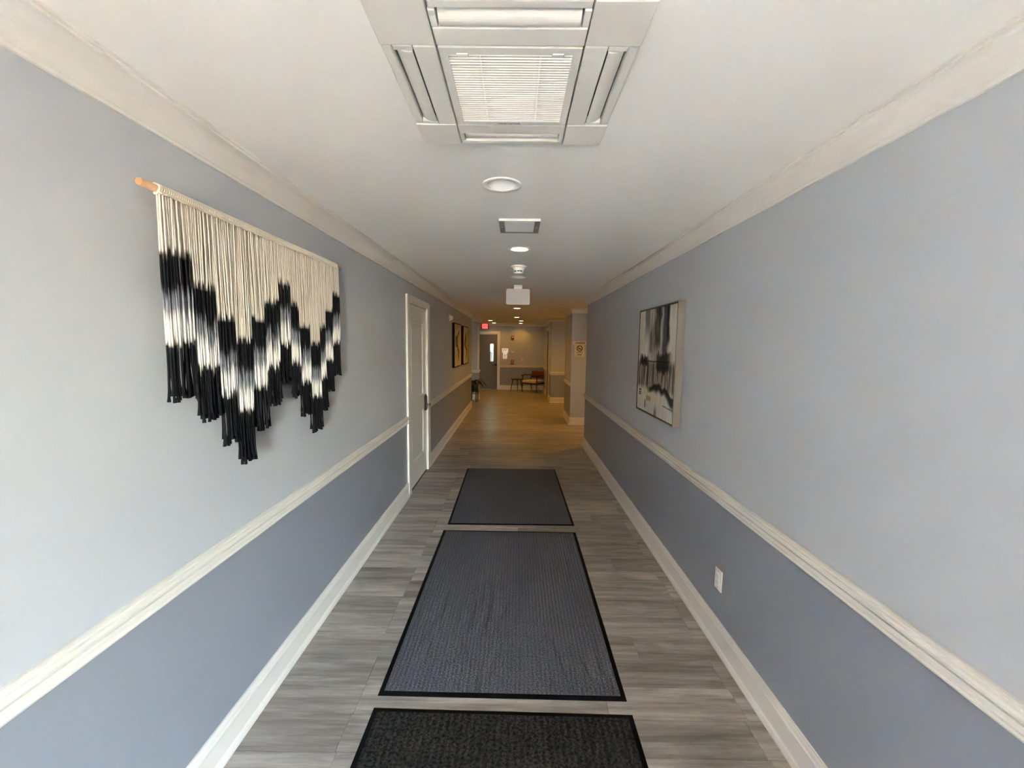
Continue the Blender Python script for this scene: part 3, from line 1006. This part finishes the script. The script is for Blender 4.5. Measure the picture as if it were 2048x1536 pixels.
def vnoise(seed, n):
    r = np.random.default_rng(seed); t = r.random(n + 2)
    def f(x):
        x = max(0, min(0.9999, x)) * n; i = int(x); k = x - i; k = k * k * (3 - 2 * k)
        return t[i] * (1 - k) + t[i + 1] * k
    return f
def vnoise2(seed, nx, ny):
    r = np.random.default_rng(seed); t = r.random((nx + 2, ny + 2))
    def f(u, v):
        x = max(0, min(0.9999, u)) * nx; y = max(0, min(0.9999, v)) * ny
        i, j = int(x), int(y); a, c = x - i, y - j
        a = a * a * (3 - 2 * a); c = c * c * (3 - 2 * c)
        return (t[i, j] * (1 - a) + t[i + 1, j] * a) * (1 - c) + (t[i, j + 1] * (1 - a) + t[i + 1, j + 1] * a) * c
    return f
S1, S2, S3, S4 = vnoise2(1, 40, 4), vnoise2(2, 70, 6), vnoise2(3, 14, 14), vnoise2(4, 90, 9)
C = lambda r, g, bb: np.array(srgb(r, g, bb)[:3])
cream, ivory, tan, inkc, slate, ochre, mauve = C(196, 186, 164), C(222, 217, 204), C(128, 110, 92), C(8, 8, 13), C(62, 65, 82), C(160, 120, 66), C(112, 100, 98)
def bump(x, c, w, soft): return sm(c - w - soft, c - w, x) * (1 - sm(c + w, c + w + soft, x))
def painting(u, v):
    wob = (S3(u, v) - 0.5) * 0.06
    c = lerp(cream, ivory, S1(u, v))
    c = lerp(c, mauve, 0.85 * S2(u, v) * sm(0.24, 0.36, u + wob) * (1 - sm(0.80, 0.86, u + wob)))
    c = lerp(c, slate, 0.7 * sm(0.55, 0.8, S4(u, v * 0.5)) * sm(0.30, 0.40, u) * (1 - sm(0.78, 0.84, u)) * sm(0.5, 0.6, v))
    # upper dark streaks
    k = bump(u + wob * 0.9, 0.55, 0.060, 0.035) * sm(0.52 + 0.1 * S2(u, 0.3), 0.70, v)
    c = lerp(c, inkc, 0.98 * k * (0.75 + 0.25 * S2(u, v)))
    k = bump(u + wob * 0.5, 0.74, 0.03, 0.06) * sm(0.45, 0.62, v)
    c = lerp(c, slate, 0.95 * k)
    k = bump(u + wob * 0.5, 0.80, 0.020, 0.025) * sm(0.60, 0.75, v)
    c = lerp(c, inkc, 0.9 * k)
    k = bump(u + wob * 0.5, 0.24, 0.045, 0.04) * sm(0.62, 0.9, v)
    c = lerp(c, slate, 0.8 * k)
    k = bump(u + wob * 0.4, 0.42, 0.02, 0.05) * sm(0.5, 0.7, v) * (1 - sm(0.8, 0.9, v))
    c = lerp(c, tan, 0.8 * k)
    k = bump(u, 0.36, 0.012, 0.03) * sm(0.56, 0.62, v) * (1 - sm(0.75, 0.85, v))
    c = lerp(c, inkc, 0.7 * k)
    # middle streaked band
    k = sm(0.20, 0.28, v) * (1 - sm(0.46, 0.54, v))
    c = lerp(c, tan, 0.95 * k * (0.45 + 0.55 * S4(u, v * 0.4)))
    c = lerp(c, inkc, 0.9 * k * sm(0.55, 0.75, S4(u, 0.3 + v * 0.3)))
    c = lerp(c, slate, 0.5 * k * sm(0.5, 0.8, S2(u, v * 0.5)))
    # horizontal black masses
    hz = 0.505 + 0.05 * (S2(u, 0.2) - 0.5)
    k = bump(v, hz + wob * 0.3, 0.034, 0.025) * (1 - sm(0.26, 0.34, u)) * sm(0.02, 0.08, u)
    c = lerp(c, inkc, 0.96 * k)
    k = bump(v, hz - 0.005 + wob * 0.4, 0.045 + 0.05 * S4(u, .5), 0.03) * sm(0.50, 0.58, u) * (1 - sm(0.82, 0.96, u))
    c = lerp(c, inkc, 0.92 * k)
    k = bump(v, 0.495 + 0.02 * u, 0.004, 0.004) * sm(0.05, 0.1, u) * (1 - sm(0.85, 0.9, u))
    c = lerp(c, inkc, 0.9 * k)
    # lower dark arch
    ya = 0.25 - 0.42 * (u - 0.62) ** 2 + 0.03 * (S3(u, 0.5) - 0.5) - 0.05 * sm(0.75, 1.0, u)
    k = bump(v, ya, 0.018 + 0.036 * sm(0.7, 0.95, u) + 0.02 * bump(u, 0.6, 0.05, 0.1), 0.02) * sm(0.28, 0.42, u)
    c = lerp(c, inkc, 0.95 * k)
    # lower pale zone
    low = 1 - sm(ya - 0.05, ya, v)
    c = lerp(c, lerp(ivory, cream, S1(u, v)), 0.75 * low)
    c = lerp(c, C(176, 174, 176), 0.5 * (1 - sm(0.06, 0.14, v)) * S2(u, v))
    k = bump(u, 0.36, 0.04, 0.06) * bump(v, 0.14, 0.01, 0.03)
    c = lerp(c, ochre, 0.8 * k)
    k = bump(u, 0.56, 0.02, 0.03) * (1 - sm(0.03, 0.12, v))
    c = lerp(c, slate, 0.7 * k)
    for vv in (0.20, 0.175, 0.155):
        k = bump(u + 0.4 * (v - vv), 0.085, 0.03, 0.015) * bump(v, vv, 0.005, 0.005)
        c = lerp(c, inkc, 0.95 * k)
    k = bump(u, 0.26, 0.012, 0.01) * bump(v, 0.075, 0.03, 0.02)
    c = lerp(c, inkc, 0.8 * k)
    k = bump(v, 0.12 - 0.05 * (u - 0.8), 0.004, 0.004) * sm(0.72, 0.78, u)
    c = lerp(c, inkc, 0.7 * k)
    return c
# right wall: local +x must run toward the viewer so that u = 0 is the far edge
ap = thing('framed_painting', 'black and cream abstract painting in a champagne box frame on the right wall', 'painting', (XR - 0.052, 3.175, 1.50), -PI / 2)
PW = 0.845
for q, nme in (((-PW / 2, -PW / 2 + 0.006, -PW / 2, PW / 2), 'frame_side'), ((PW / 2 - 0.006, PW / 2, -PW / 2, PW / 2), 'frame_side'),
               ((-PW / 2 + 0.006, PW / 2 - 0.006, PW / 2 - 0.006, PW / 2), 'frame_rail'), ((-PW / 2 + 0.006, PW / 2 - 0.006, -PW / 2, -PW / 2 + 0.006), 'frame_rail')):
    b = new_bm(); box(b, q[0], q[1], 0.0, 0.050, q[2], q[3]); obj(nme, b, m_champ, ap)
b = new_bm()
i0, i1 = PW / 2 - 0.0062, PW / 2 - 0.013
for q in ((-i0, -i1, -i0, i0), (i1, i0, -i0, i0), (-i1, i1, i1, i0), (-i1, i1, -i0, -i1)):
    box(b, q[0], q[1], 0.0008, 0.014, q[2], q[3])
box(b, -i0, i0, 0.020, 0.03, -i0, i0)
obj('inner_lip', b, m_frameblk, ap)
o = canvas('canvas', ap, 2 * i1 - 0.002, 2 * i1 - 0.002, 170, 170, painting); o.location = (0, 0.005, 0)

def ink_art(seed, lean):
    n1, n2 = vnoise2(seed, 10, 16), vnoise2(seed + 1, 26, 30)
    ctr = vnoise(seed + 2, 6)
    def f(u, v):
        c = lerp(C(196, 176, 144), C(222, 206, 176), n1(u, v))
        cx = 0.5 + 0.34 * (ctr(v) - 0.5) + lean * (v - 0.5)
        w = 0.05 + 0.13 * math.sin(PI * min(1, max(0, (v - 0.12) / 0.72))) * n2(u * 0.5, v)
        k = bump(u, cx, w * 0.6, 0.07) * sm(0.10, 0.2, v) * (1 - sm(0.78, 0.88, v))
        k2 = bump(u, cx - 0.17 - 0.2 * (0.6 - v), 0.03, 0.05) * sm(0.42, 0.5, v) * (1 - sm(0.68, 0.76, v))
        c = lerp(c, C(96, 64, 36), 0.75 * k)
        c = lerp(c, C(22, 14, 10), 0.95 * max(k2, k * sm(0.48, 0.62, n2(u, v))))
        return c
    return f
for (y0, y1, z0, z1, sd, ln, lab) in ((7.31, 8.23, 1.19, 1.988, 11, 0.1, 'beige ink print in a deep dark frame, nearer of the left-wall pair'),
                                     (8.56, 9.50, 1.182, 1.985, 31, -0.15, 'beige ink print in a deep dark frame, farther of the left-wall pair')):
    w, h = y1 - y0, z1 - z0
    t = thing('framed_print', lab, 'picture', (XL + 0.045, (y0 + y1) / 2, (z0 + z1) / 2), PI / 2, 'pair of ink prints on the left wall')
    for q, nme in (((-w / 2, -w / 2 + 0.012, -h / 2, h / 2), 'frame_side'), ((w / 2 - 0.012, w / 2, -h / 2, h / 2), 'frame_side'),
                   ((-w / 2 + 0.012, w / 2 - 0.012, h / 2 - 0.012, h / 2), 'frame_rail'), ((-w / 2 + 0.012, w / 2 - 0.012, -h / 2, -h / 2 + 0.012), 'frame_rail')):
        b = new_bm(); box(b, q[0], q[1], 0.0, 0.044, q[2], q[3]); obj(nme, b, m_framebrn, t)
    o = canvas('print', t, w - 0.026, h - 0.026, 60, 60, ink_art(sd, ln)); o.location = (0, 0.006, 0)

# ------------------------------------------------------------------ small wall fittings
t = thing('motion_sensor', 'small round white sensor high on the left wall beside the prints', 'sensor', (XL, 7.03, 2.05))
b = new_bm(); lathe(b, [(0.0, 0.0), (0.055, 0.0), (0.055, 0.012), (0.048, 0.018), (0.0, 0.018)], (0, 0, 0), 28, 'x'); obj('base', b, m_white, t)
b = new_bm(); lathe(b, [(0.042, 0.018), (0.040, 0.034), (0.030, 0.050), (0.014, 0.058), (0.0, 0.060)], (0, 0, 0), 28, 'x'); obj('dome', b, m_white, t)

t = thing('outlet_plate', 'white wall outlet plate low on the right wall', 'outlet', (XR, 2.128, 0.372))
b = new_bm(); cbox(b, -0.006, -0.0002, -0.0355, 0.0355, -0.058, 0.058, 0.002, 2); obj('plate', b, m_white, t)
b = new_bm(); cbox(b, -0.0085, -0.004, -0.0170, 0.0170, -0.034, 0.034, 0.001, 1); rc = obj('receptacle', b, m_white, t)
for z in (-0.018, 0.016):
    for y in (-0.006, 0.006):
        b = new_bm(); box(b, -0.0087, -0.0082, y - 0.001, y + 0.001, z, z + 0.008)
        obj('slot', b, m_black, rc)
for z in (-0.045, 0.045):
    b = new_bm(); lathe(b, [(0.0, -0.0066), (0.0028, -0.0064), (0.0028, -0.005)], (0, 0, z), 10, 'x'); obj('screw', b, m_steel, t)

def plate(name, label, cat, x0, x1, z0, z1, m, dep=0.012, y=YF):
    t = thing(name, label, cat, ((x0 + x1) / 2, y, (z0 + z1) / 2))
    w, h = (x1 - x0) / 2, (z1 - z0) / 2
    b = new_bm(); cbox(b, -w, w, -dep, -0.0003, -h, h, min(0.004, dep * 0.3), 1)
    obj('plate', b, m, t)
    return t, w, h
t, w, h = plate('exit_room_sign', 'white tactile exit sign beside the grey door', 'sign', -0.472, -0.252, 1.318, 1.470, m_sign, 0.006)
text_obj('letters', 'EXIT', 0.075, m_inkgrey, t, (0, -0.0068, 0.008), (PI / 2, 0, 0))
t, w, h = plate('stair_sign', 'white stair pictogram sign below the tactile exit sign', 'sign', -0.437, -0.284, 1.098, 1.315, m_sign, 0.006)
b = new_bm()
for i in range(5):
    x, z = -0.040 + i * 0.016, -0.045 + i * 0.018
    box(b, x, x + 0.022, -0.0068, -0.006, z, z + 0.018)
obj('stair_symbol', b, m_inkgrey, t)
b = new_bm()
tube(b, [(-0.03, -0.0065, 0.005), (-0.028, -0.0065, 0.05)], 0.006, 8); lathe(b, [(0.0, -0.0068), (0.009, -0.0066), (0.009, -0.006)], (-0.028, 0, 0.066), 14, 'y')
obj('figure_symbol', b, m_inkgrey, t)
b = new_bm()
for i in range(4): box(b, -0.038 + i * 0.021, -0.022 + i * 0.021, -0.0068, -0.006, -0.082, -0.070)
obj('caption', b, m_inkgrey, t)
t, w, h = plate('thermostat', 'small white thermostat on the far wall', 'thermostat', -0.130, -0.046, 1.318, 1.412, m_white, 0.028)
b = new_bm(); box(b, -0.025, 0.025, -0.0285, -0.0278, 0.0, 0.03); obj('display', b, m_inkgrey, t)
t, w, h = plate('fire_strobe', 'dark red fire alarm strobe high on the far wall', 'alarm', -0.146, -0.050, 1.785, 1.915, m_red, 0.03)
b = new_bm(); cbox(b, -0.026, 0.026, -0.052, -0.028, -0.012, 0.030, 0.006, 2); obj('strobe_lens', b, m_white, t)
b = new_bm()
for i in range(3): box(b, -0.03, 0.03, -0.0308, -0.0298, -0.05 + i * 0.01, -0.046 + i * 0.01)
obj('horn_slots', b, m_black, t)
t, w, h = plate('fire_pull_station', 'red fire alarm pull station just above the far chair rail', 'alarm', -0.158, -0.046, 0.905, 1.056, m_red, 0.035)
b = new_bm(); cbox(b, -0.035, 0.035, -0.045, -0.033, -0.03, -0.008, 0.003, 1); obj('pull_bar', b, m_white, t)
b = new_bm(); box(b, -0.03, 0.03, -0.0358, -0.0345, 0.03, 0.05); obj('label_strip', b, m_white, t)
t, w, h = plate('switch_plate', 'pale light switch plate on the far wall above the table', 'switch', 0.214, 0.284, 1.005, 1.130, mat('switch_almond', srgb(220, 206, 180), 0.4), 0.007)
b = new_bm(); cbox(b, -0.016, 0.016, -0.011, -0.006, -0.033, 0.033, 0.002, 1); obj('rocker', b, m_white, t)

# notices on the column
t, w, h = plate('notice_strip', 'pale paper strip with one line of print on the column', 'notice', 1.142, 1.445, 1.628, 1.697, m_paper, 0.003, YC0)
b = new_bm()
x = -0.095
while x < 0.095:
    l = random.uniform(0.006, 0.012); box(b, x, min(x + l, 0.1), -0.0036, -0.003, -0.012, 0.008); x += l + 0.003
obj('print_line', b, mat('print_brown', srgb(96, 70, 40), 0.7), t)
t, w, h = plate('no_smoking_sign', 'no-smoking sign with a crossed cigarette circle on the column', 'sign', 1.185, 1.385, 1.388, 1.624, m_paper, 0.003, YC0)
b = new_bm()
def annulus(b, cx, cz, r0, r1, y, seg=36):
    a0 = [b.verts.new((cx + r0 * math.cos(2 * PI * k / seg), y, cz + r0 * math.sin(2 * PI * k / seg))) for k in range(seg)]
    a1 = [b.verts.new((cx + r1 * math.cos(2 * PI * k / seg), y, cz + r1 * math.sin(2 * PI * k / seg))) for k in range(seg)]
    for k in range(seg): b.faces.new((a0[k], a0[(k + 1) % seg], a1[(k + 1) % seg], a1[k]))
annulus(b, 0, 0.046, 0.046, 0.061, -0.0036)
ca = math.cos(-PI / 4); sa = math.sin(-PI / 4)
v = [b.verts.new((px * ca - pz_ * sa, -0.0036, 0.046 + px * sa + pz_ * ca)) for px, pz_ in ((-0.05, -0.006), (0.05, -0.006), (0.05, 0.006), (-0.05, 0.006))]
b.faces.new(v)
obj('prohibition_ring', b, mat('print_maroon', srgb(58, 20, 18), 0.7), t)
b = new_bm(); box(b, -0.040, 0.030, -0.0040, -0.0034, 0.030, 0.044); box(b, 0.034, 0.040, -0.0040, -0.0034, 0.030, 0.044)
tube(b, [(0.037, -0.0036, 0.048), (0.030, -0.0036, 0.060), (0.038, -0.0036, 0.070)], 0.003, 6)
obj('cigarette_symbol', b, m_ink, t)
b = new_bm()
for z, x0, x1, hh in ((-0.034, -0.066, 0.066, 0.008), (-0.055, -0.05, 0.05, 0.004), (-0.090, -0.045, 0.045, 0.016)):
    x = x0
    while x < x1:
        l = random.uniform(0.008, 0.014); box(b, x, min(x + l, x1), -0.0036, -0.003, z, z + hh); x += l + 0.0025
obj('caption', b, m_ink, t)

# ------------------------------------------------------------------ floor mats
def floor_mat(label, x0, x1, y0, y1, mc, bw, th, rz):
    t = thing('floor_mat', label, 'mat', ((x0 + x1) / 2, (y0 + y1) / 2, 0), rz, 'entrance floor mats')
    hx, hy = (x1 - x0) / 2, (y1 - y0) / 2
    b = new_bm()
    prof = [(0.0, 0.0005), (0.002, 0.003), (bw, th - 0.001), (bw, 0.0005)]
    rings = []
    for off, z in prof:
        rings.append([b.verts.new((sx * (hx - off), sy * (hy - off), z)) for sx, sy in ((-1, -1), (1, -1), (1, 1), (-1, 1))])
    for i in range(4):
        p, q = rings[i], rings[(i + 1) % 4]
        for k in range(4): b.faces.new((p[k], p[(k + 1) % 4], q[(k + 1) % 4], q[k]))
    obj('rubber_border', b, m_rubber, t)
    b = new_bm(); cbox(b, -hx + bw - 0.001, hx - bw + 0.001, -hy + bw - 0.001, hy - bw + 0.001, 0.0006, th, 0.002, 2)
    obj('carpet_field', b, mc, t)
    return t
floor_mat('blue-grey carpet mat farthest down the corridor', -0.597, 0.545, 3.575, 5.252, m_carpet, 0.020, 0.007, 0.010)
floor_mat('blue-grey ribbed carpet mat in the middle of the three', -0.610, 0.538, 1.748, 3.450, m_carpet, 0.024, 0.007, -0.006)
floor_mat('charcoal loop mat at the bottom edge, darkest of the three', -0.618, 0.530, 0.10, 1.682, m_carpetb, 0.024, 0.009, -0.010)

# ------------------------------------------------------------------ chair, table, plant at the far end
ch = thing('armchair', 'dark wood armchair with rust leather back and cream seat at the far wall', 'chair', (0.64, 14.10, 0), -0.62)
def leg(pts, r):
    b = new_bm(); tube(b, pts, r, 10); return obj('leg', b, m_darkwood, ch)
W2 = 0.29
for s in (-1, 1):
    leg([(s * W2, -0.27, 0), (s * W2, -0.25, 0.36), (s * W2, -0.235, 0.565)], [0.013, 0.02, 0.016])
    leg([(s * W2, 0.33, 0), (s * W2, 0.26, 0.34), (s * (W2 - 0.01), 0.30, 0.52), (s * (W2 - 0.03), 0.35, 0.70)], [0.013, 0.021, 0.019, 0.015])
    b = new_bm()
    ring = []
    pts = [(s * W2, -0.30, 0.565), (s * (W2 + 0.01), -0.15, 0.575), (s * W2, 0.10, 0.565), (s * (W2 - 0.01), 0.30, 0.55)]
    for (x, y, z), wd in zip(pts, (0.022, 0.035, 0.028, 0.018)):
        ring.append([b.verts.new((x + dx * wd, y, z + dz * 0.013)) for dx, dz in ((-1, -1), (1, -1), (1, 1), (-1, 1))])
    for p, q in zip(ring, ring[1:]):
        for k in range(4): b.faces.new((p[k], p[(k + 1) % 4], q[(k + 1) % 4], q[k]))
    b.faces.new(ring[0]); b.faces.new(ring[-1])
    obj('armrest', b, m_darkwood, ch)
    b = new_bm(); cbox(b, s * W2 - 0.012, s * W2 + 0.012, -0.25, 0.28, 0.275, 0.325, 0.004, 1); obj('side_rail', b, m_darkwood, ch)
for y in (-0.25, 0.26):
    b = new_bm(); cbox(b, -W2, W2, y - 0.012, y + 0.012, 0.275, 0.325, 0.004, 1); obj('cross_rail', b, m_darkwood, ch)
b = new_bm(); cbox(b, -W2 + 0.02, W2 - 0.02, -0.31, 0.27, 0.318, 0.405, 0.03, 4)
for f in b.faces: f.smooth = True
obj('seat', b, m_cushion, ch)
b = new_bm()
n = 10
for layer in range(2): pass
ra = []
for i in range(n + 1):
    u = i / n * 2 - 1
    row = []
    for z, off in ((0.455, 0.0), (0.56, 0.015), (0.675, 0.04), (0.70, 0.05)):
        row.append(((u * (W2 - 0.015)), 0.33 - 0.06 * u * u + off - 0.01, z))
    ra.append(row)
fr = [[b.verts.new(p) for p in r] for r in ra]
bk = [[b.verts.new((p[0], p[1] + 0.045, p[2])) for p in r] for r in ra]
for i in range(n):
    for j in range(3):
        b.faces.new((fr[i][j], fr[i + 1][j], fr[i + 1][j + 1], fr[i][j + 1])); b.faces.new((bk[i][j], bk[i][j + 1], bk[i + 1][j + 1], bk[i + 1][j]))
    b.faces.new((fr[i][0], bk[i][0], bk[i + 1][0], fr[i + 1][0])); b.faces.new((fr[i][3], fr[i + 1][3], bk[i + 1][3], bk[i][3]))
for r_, s_ in ((fr[0], bk[0]), (fr[n], bk[n])):
    for j in range(3): b.faces.new((r_[j], r_[j + 1], s_[j + 1], s_[j]))
for f in b.faces: f.smooth = True
obj('backrest', b, m_leather, ch)

tb = thing('side_table', 'small round black side table with splayed legs beside the armchair', 'table', (0.06, 14.22, 0))
b = new_bm(); lathe(b, [(0.0, 0.405), (0.19, 0.405), (0.20, 0.412), (0.20, 0.422), (0.193, 0.428), (0.0, 0.428)], (0, 0, 0), 36); obj('tabletop', b, m_darkwood, tb)
for a in (math.radians(200), math.radians(340), math.radians(80)):
    b = new_bm(); tube(b, [(0.22 * math.cos(a), 0.20 * math.sin(a), 0), (0.14 * math.cos(a), 0.14 * math.sin(a), 0.406)], [0.011, 0.017], 10); obj('leg', b, m_darkwood, tb)
b = new_bm(); lathe(b, [(0.05, 0.385), (0.15, 0.395), (0.15, 0.405), (0.05, 0.405)], (0, 0, 0), 24); obj('apron', b, m_darkwood, tb)

pl = thing('potted_plant', 'dark leafy plant on a black stand at the end of the left wall', 'plant', (-1.135, 11.42, 0))
sd_ = bpy.data.objects.new('stand', None); COL.objects.link(sd_); sd_.parent = pl
for a in (0.6, 2.17, 3.74, 5.31):
    b = new_bm(); tube(b, [(0.125 * math.cos(a), 0.125 * math.sin(a), 0), (0.12 * math.cos(a), 0.12 * math.sin(a), 0.44)], 0.011, 8); obj('leg', b, m_pot, sd_)
b = new_bm(); lathe(b, [(0.112, 0.30), (0.128, 0.30), (0.128, 0.32), (0.112, 0.32), (0.112, 0.30)], (0, 0, 0), 28); obj('stand_ring', b, m_pot, sd_)
b = new_bm(); cbox(b, -0.12, 0.12, -0.01, 0.01, 0.285, 0.300, 0.002, 1); cbox(b, -0.01, 0.01, -0.12, 0.12, 0.285, 0.300, 0.002, 1); obj('cross_brace', b, m_pot, sd_)
b = new_bm(); lathe(b, [(0.0, 0.302), (0.075, 0.302), (0.10, 0.36), (0.108, 0.47), (0.108, 0.48), (0.098, 0.48), (0.096, 0.455), (0.0, 0.455)], (0, 0, 0), 28); obj('pot', b, m_pot, pl)
b = new_bm(); lathe(b, [(0.0, 0.461), (0.094, 0.461), (0.094, 0.456), (0.0, 0.456)], (0, 0, 0), 20); obj('soil', b, m_soil, pl)
for i in range(24):
    a = i * 2.39996
    elev = random.uniform(0.25, 1.25)
    L = random.uniform(0.26, 0.42) * (0.75 if math.sin(a) > 0.2 or math.cos(a) < -0.6 else 1.0)
    base = Vector((0.03 * math.cos(a), 0.03 * math.sin(a), 0.46))
    b = new_bm(); rows = []
    N = 9
    for k in range(N + 1):
        s = k / N
        hr = L * s * math.cos(elev) + 0.10 * s * s
        hz_ = L * math.sin(elev) * (s * 1.35 - 0.75 * s * s) - 0.26 * s ** 3 + 0.08 * s
        c = base + Vector((hr * math.cos(a), hr * math.sin(a), hz_))
        wdt = 0.052 * math.sin(PI * (0.08 + 0.92 * s)) ** 0.8 + 0.001
        side_ = Vector((-math.sin(a), math.cos(a), 0))
        rows.append([b.verts.new(c + side_ * wdt + Vector((0, 0, 0.006))), b.verts.new(c), b.verts.new(c - side_ * wdt + Vector((0, 0, 0.006)))])
    for p, q in zip(rows, rows[1:]):
        b.faces.new((p[0], p[1], q[1], q[0])); b.faces.new((p[1], p[2], q[2], q[1]))
    o = obj('leaf', b, m_leaf, pl)
    sol = o.modifiers.new('thickness', 'SOLIDIFY'); sol.thickness = 0.0012
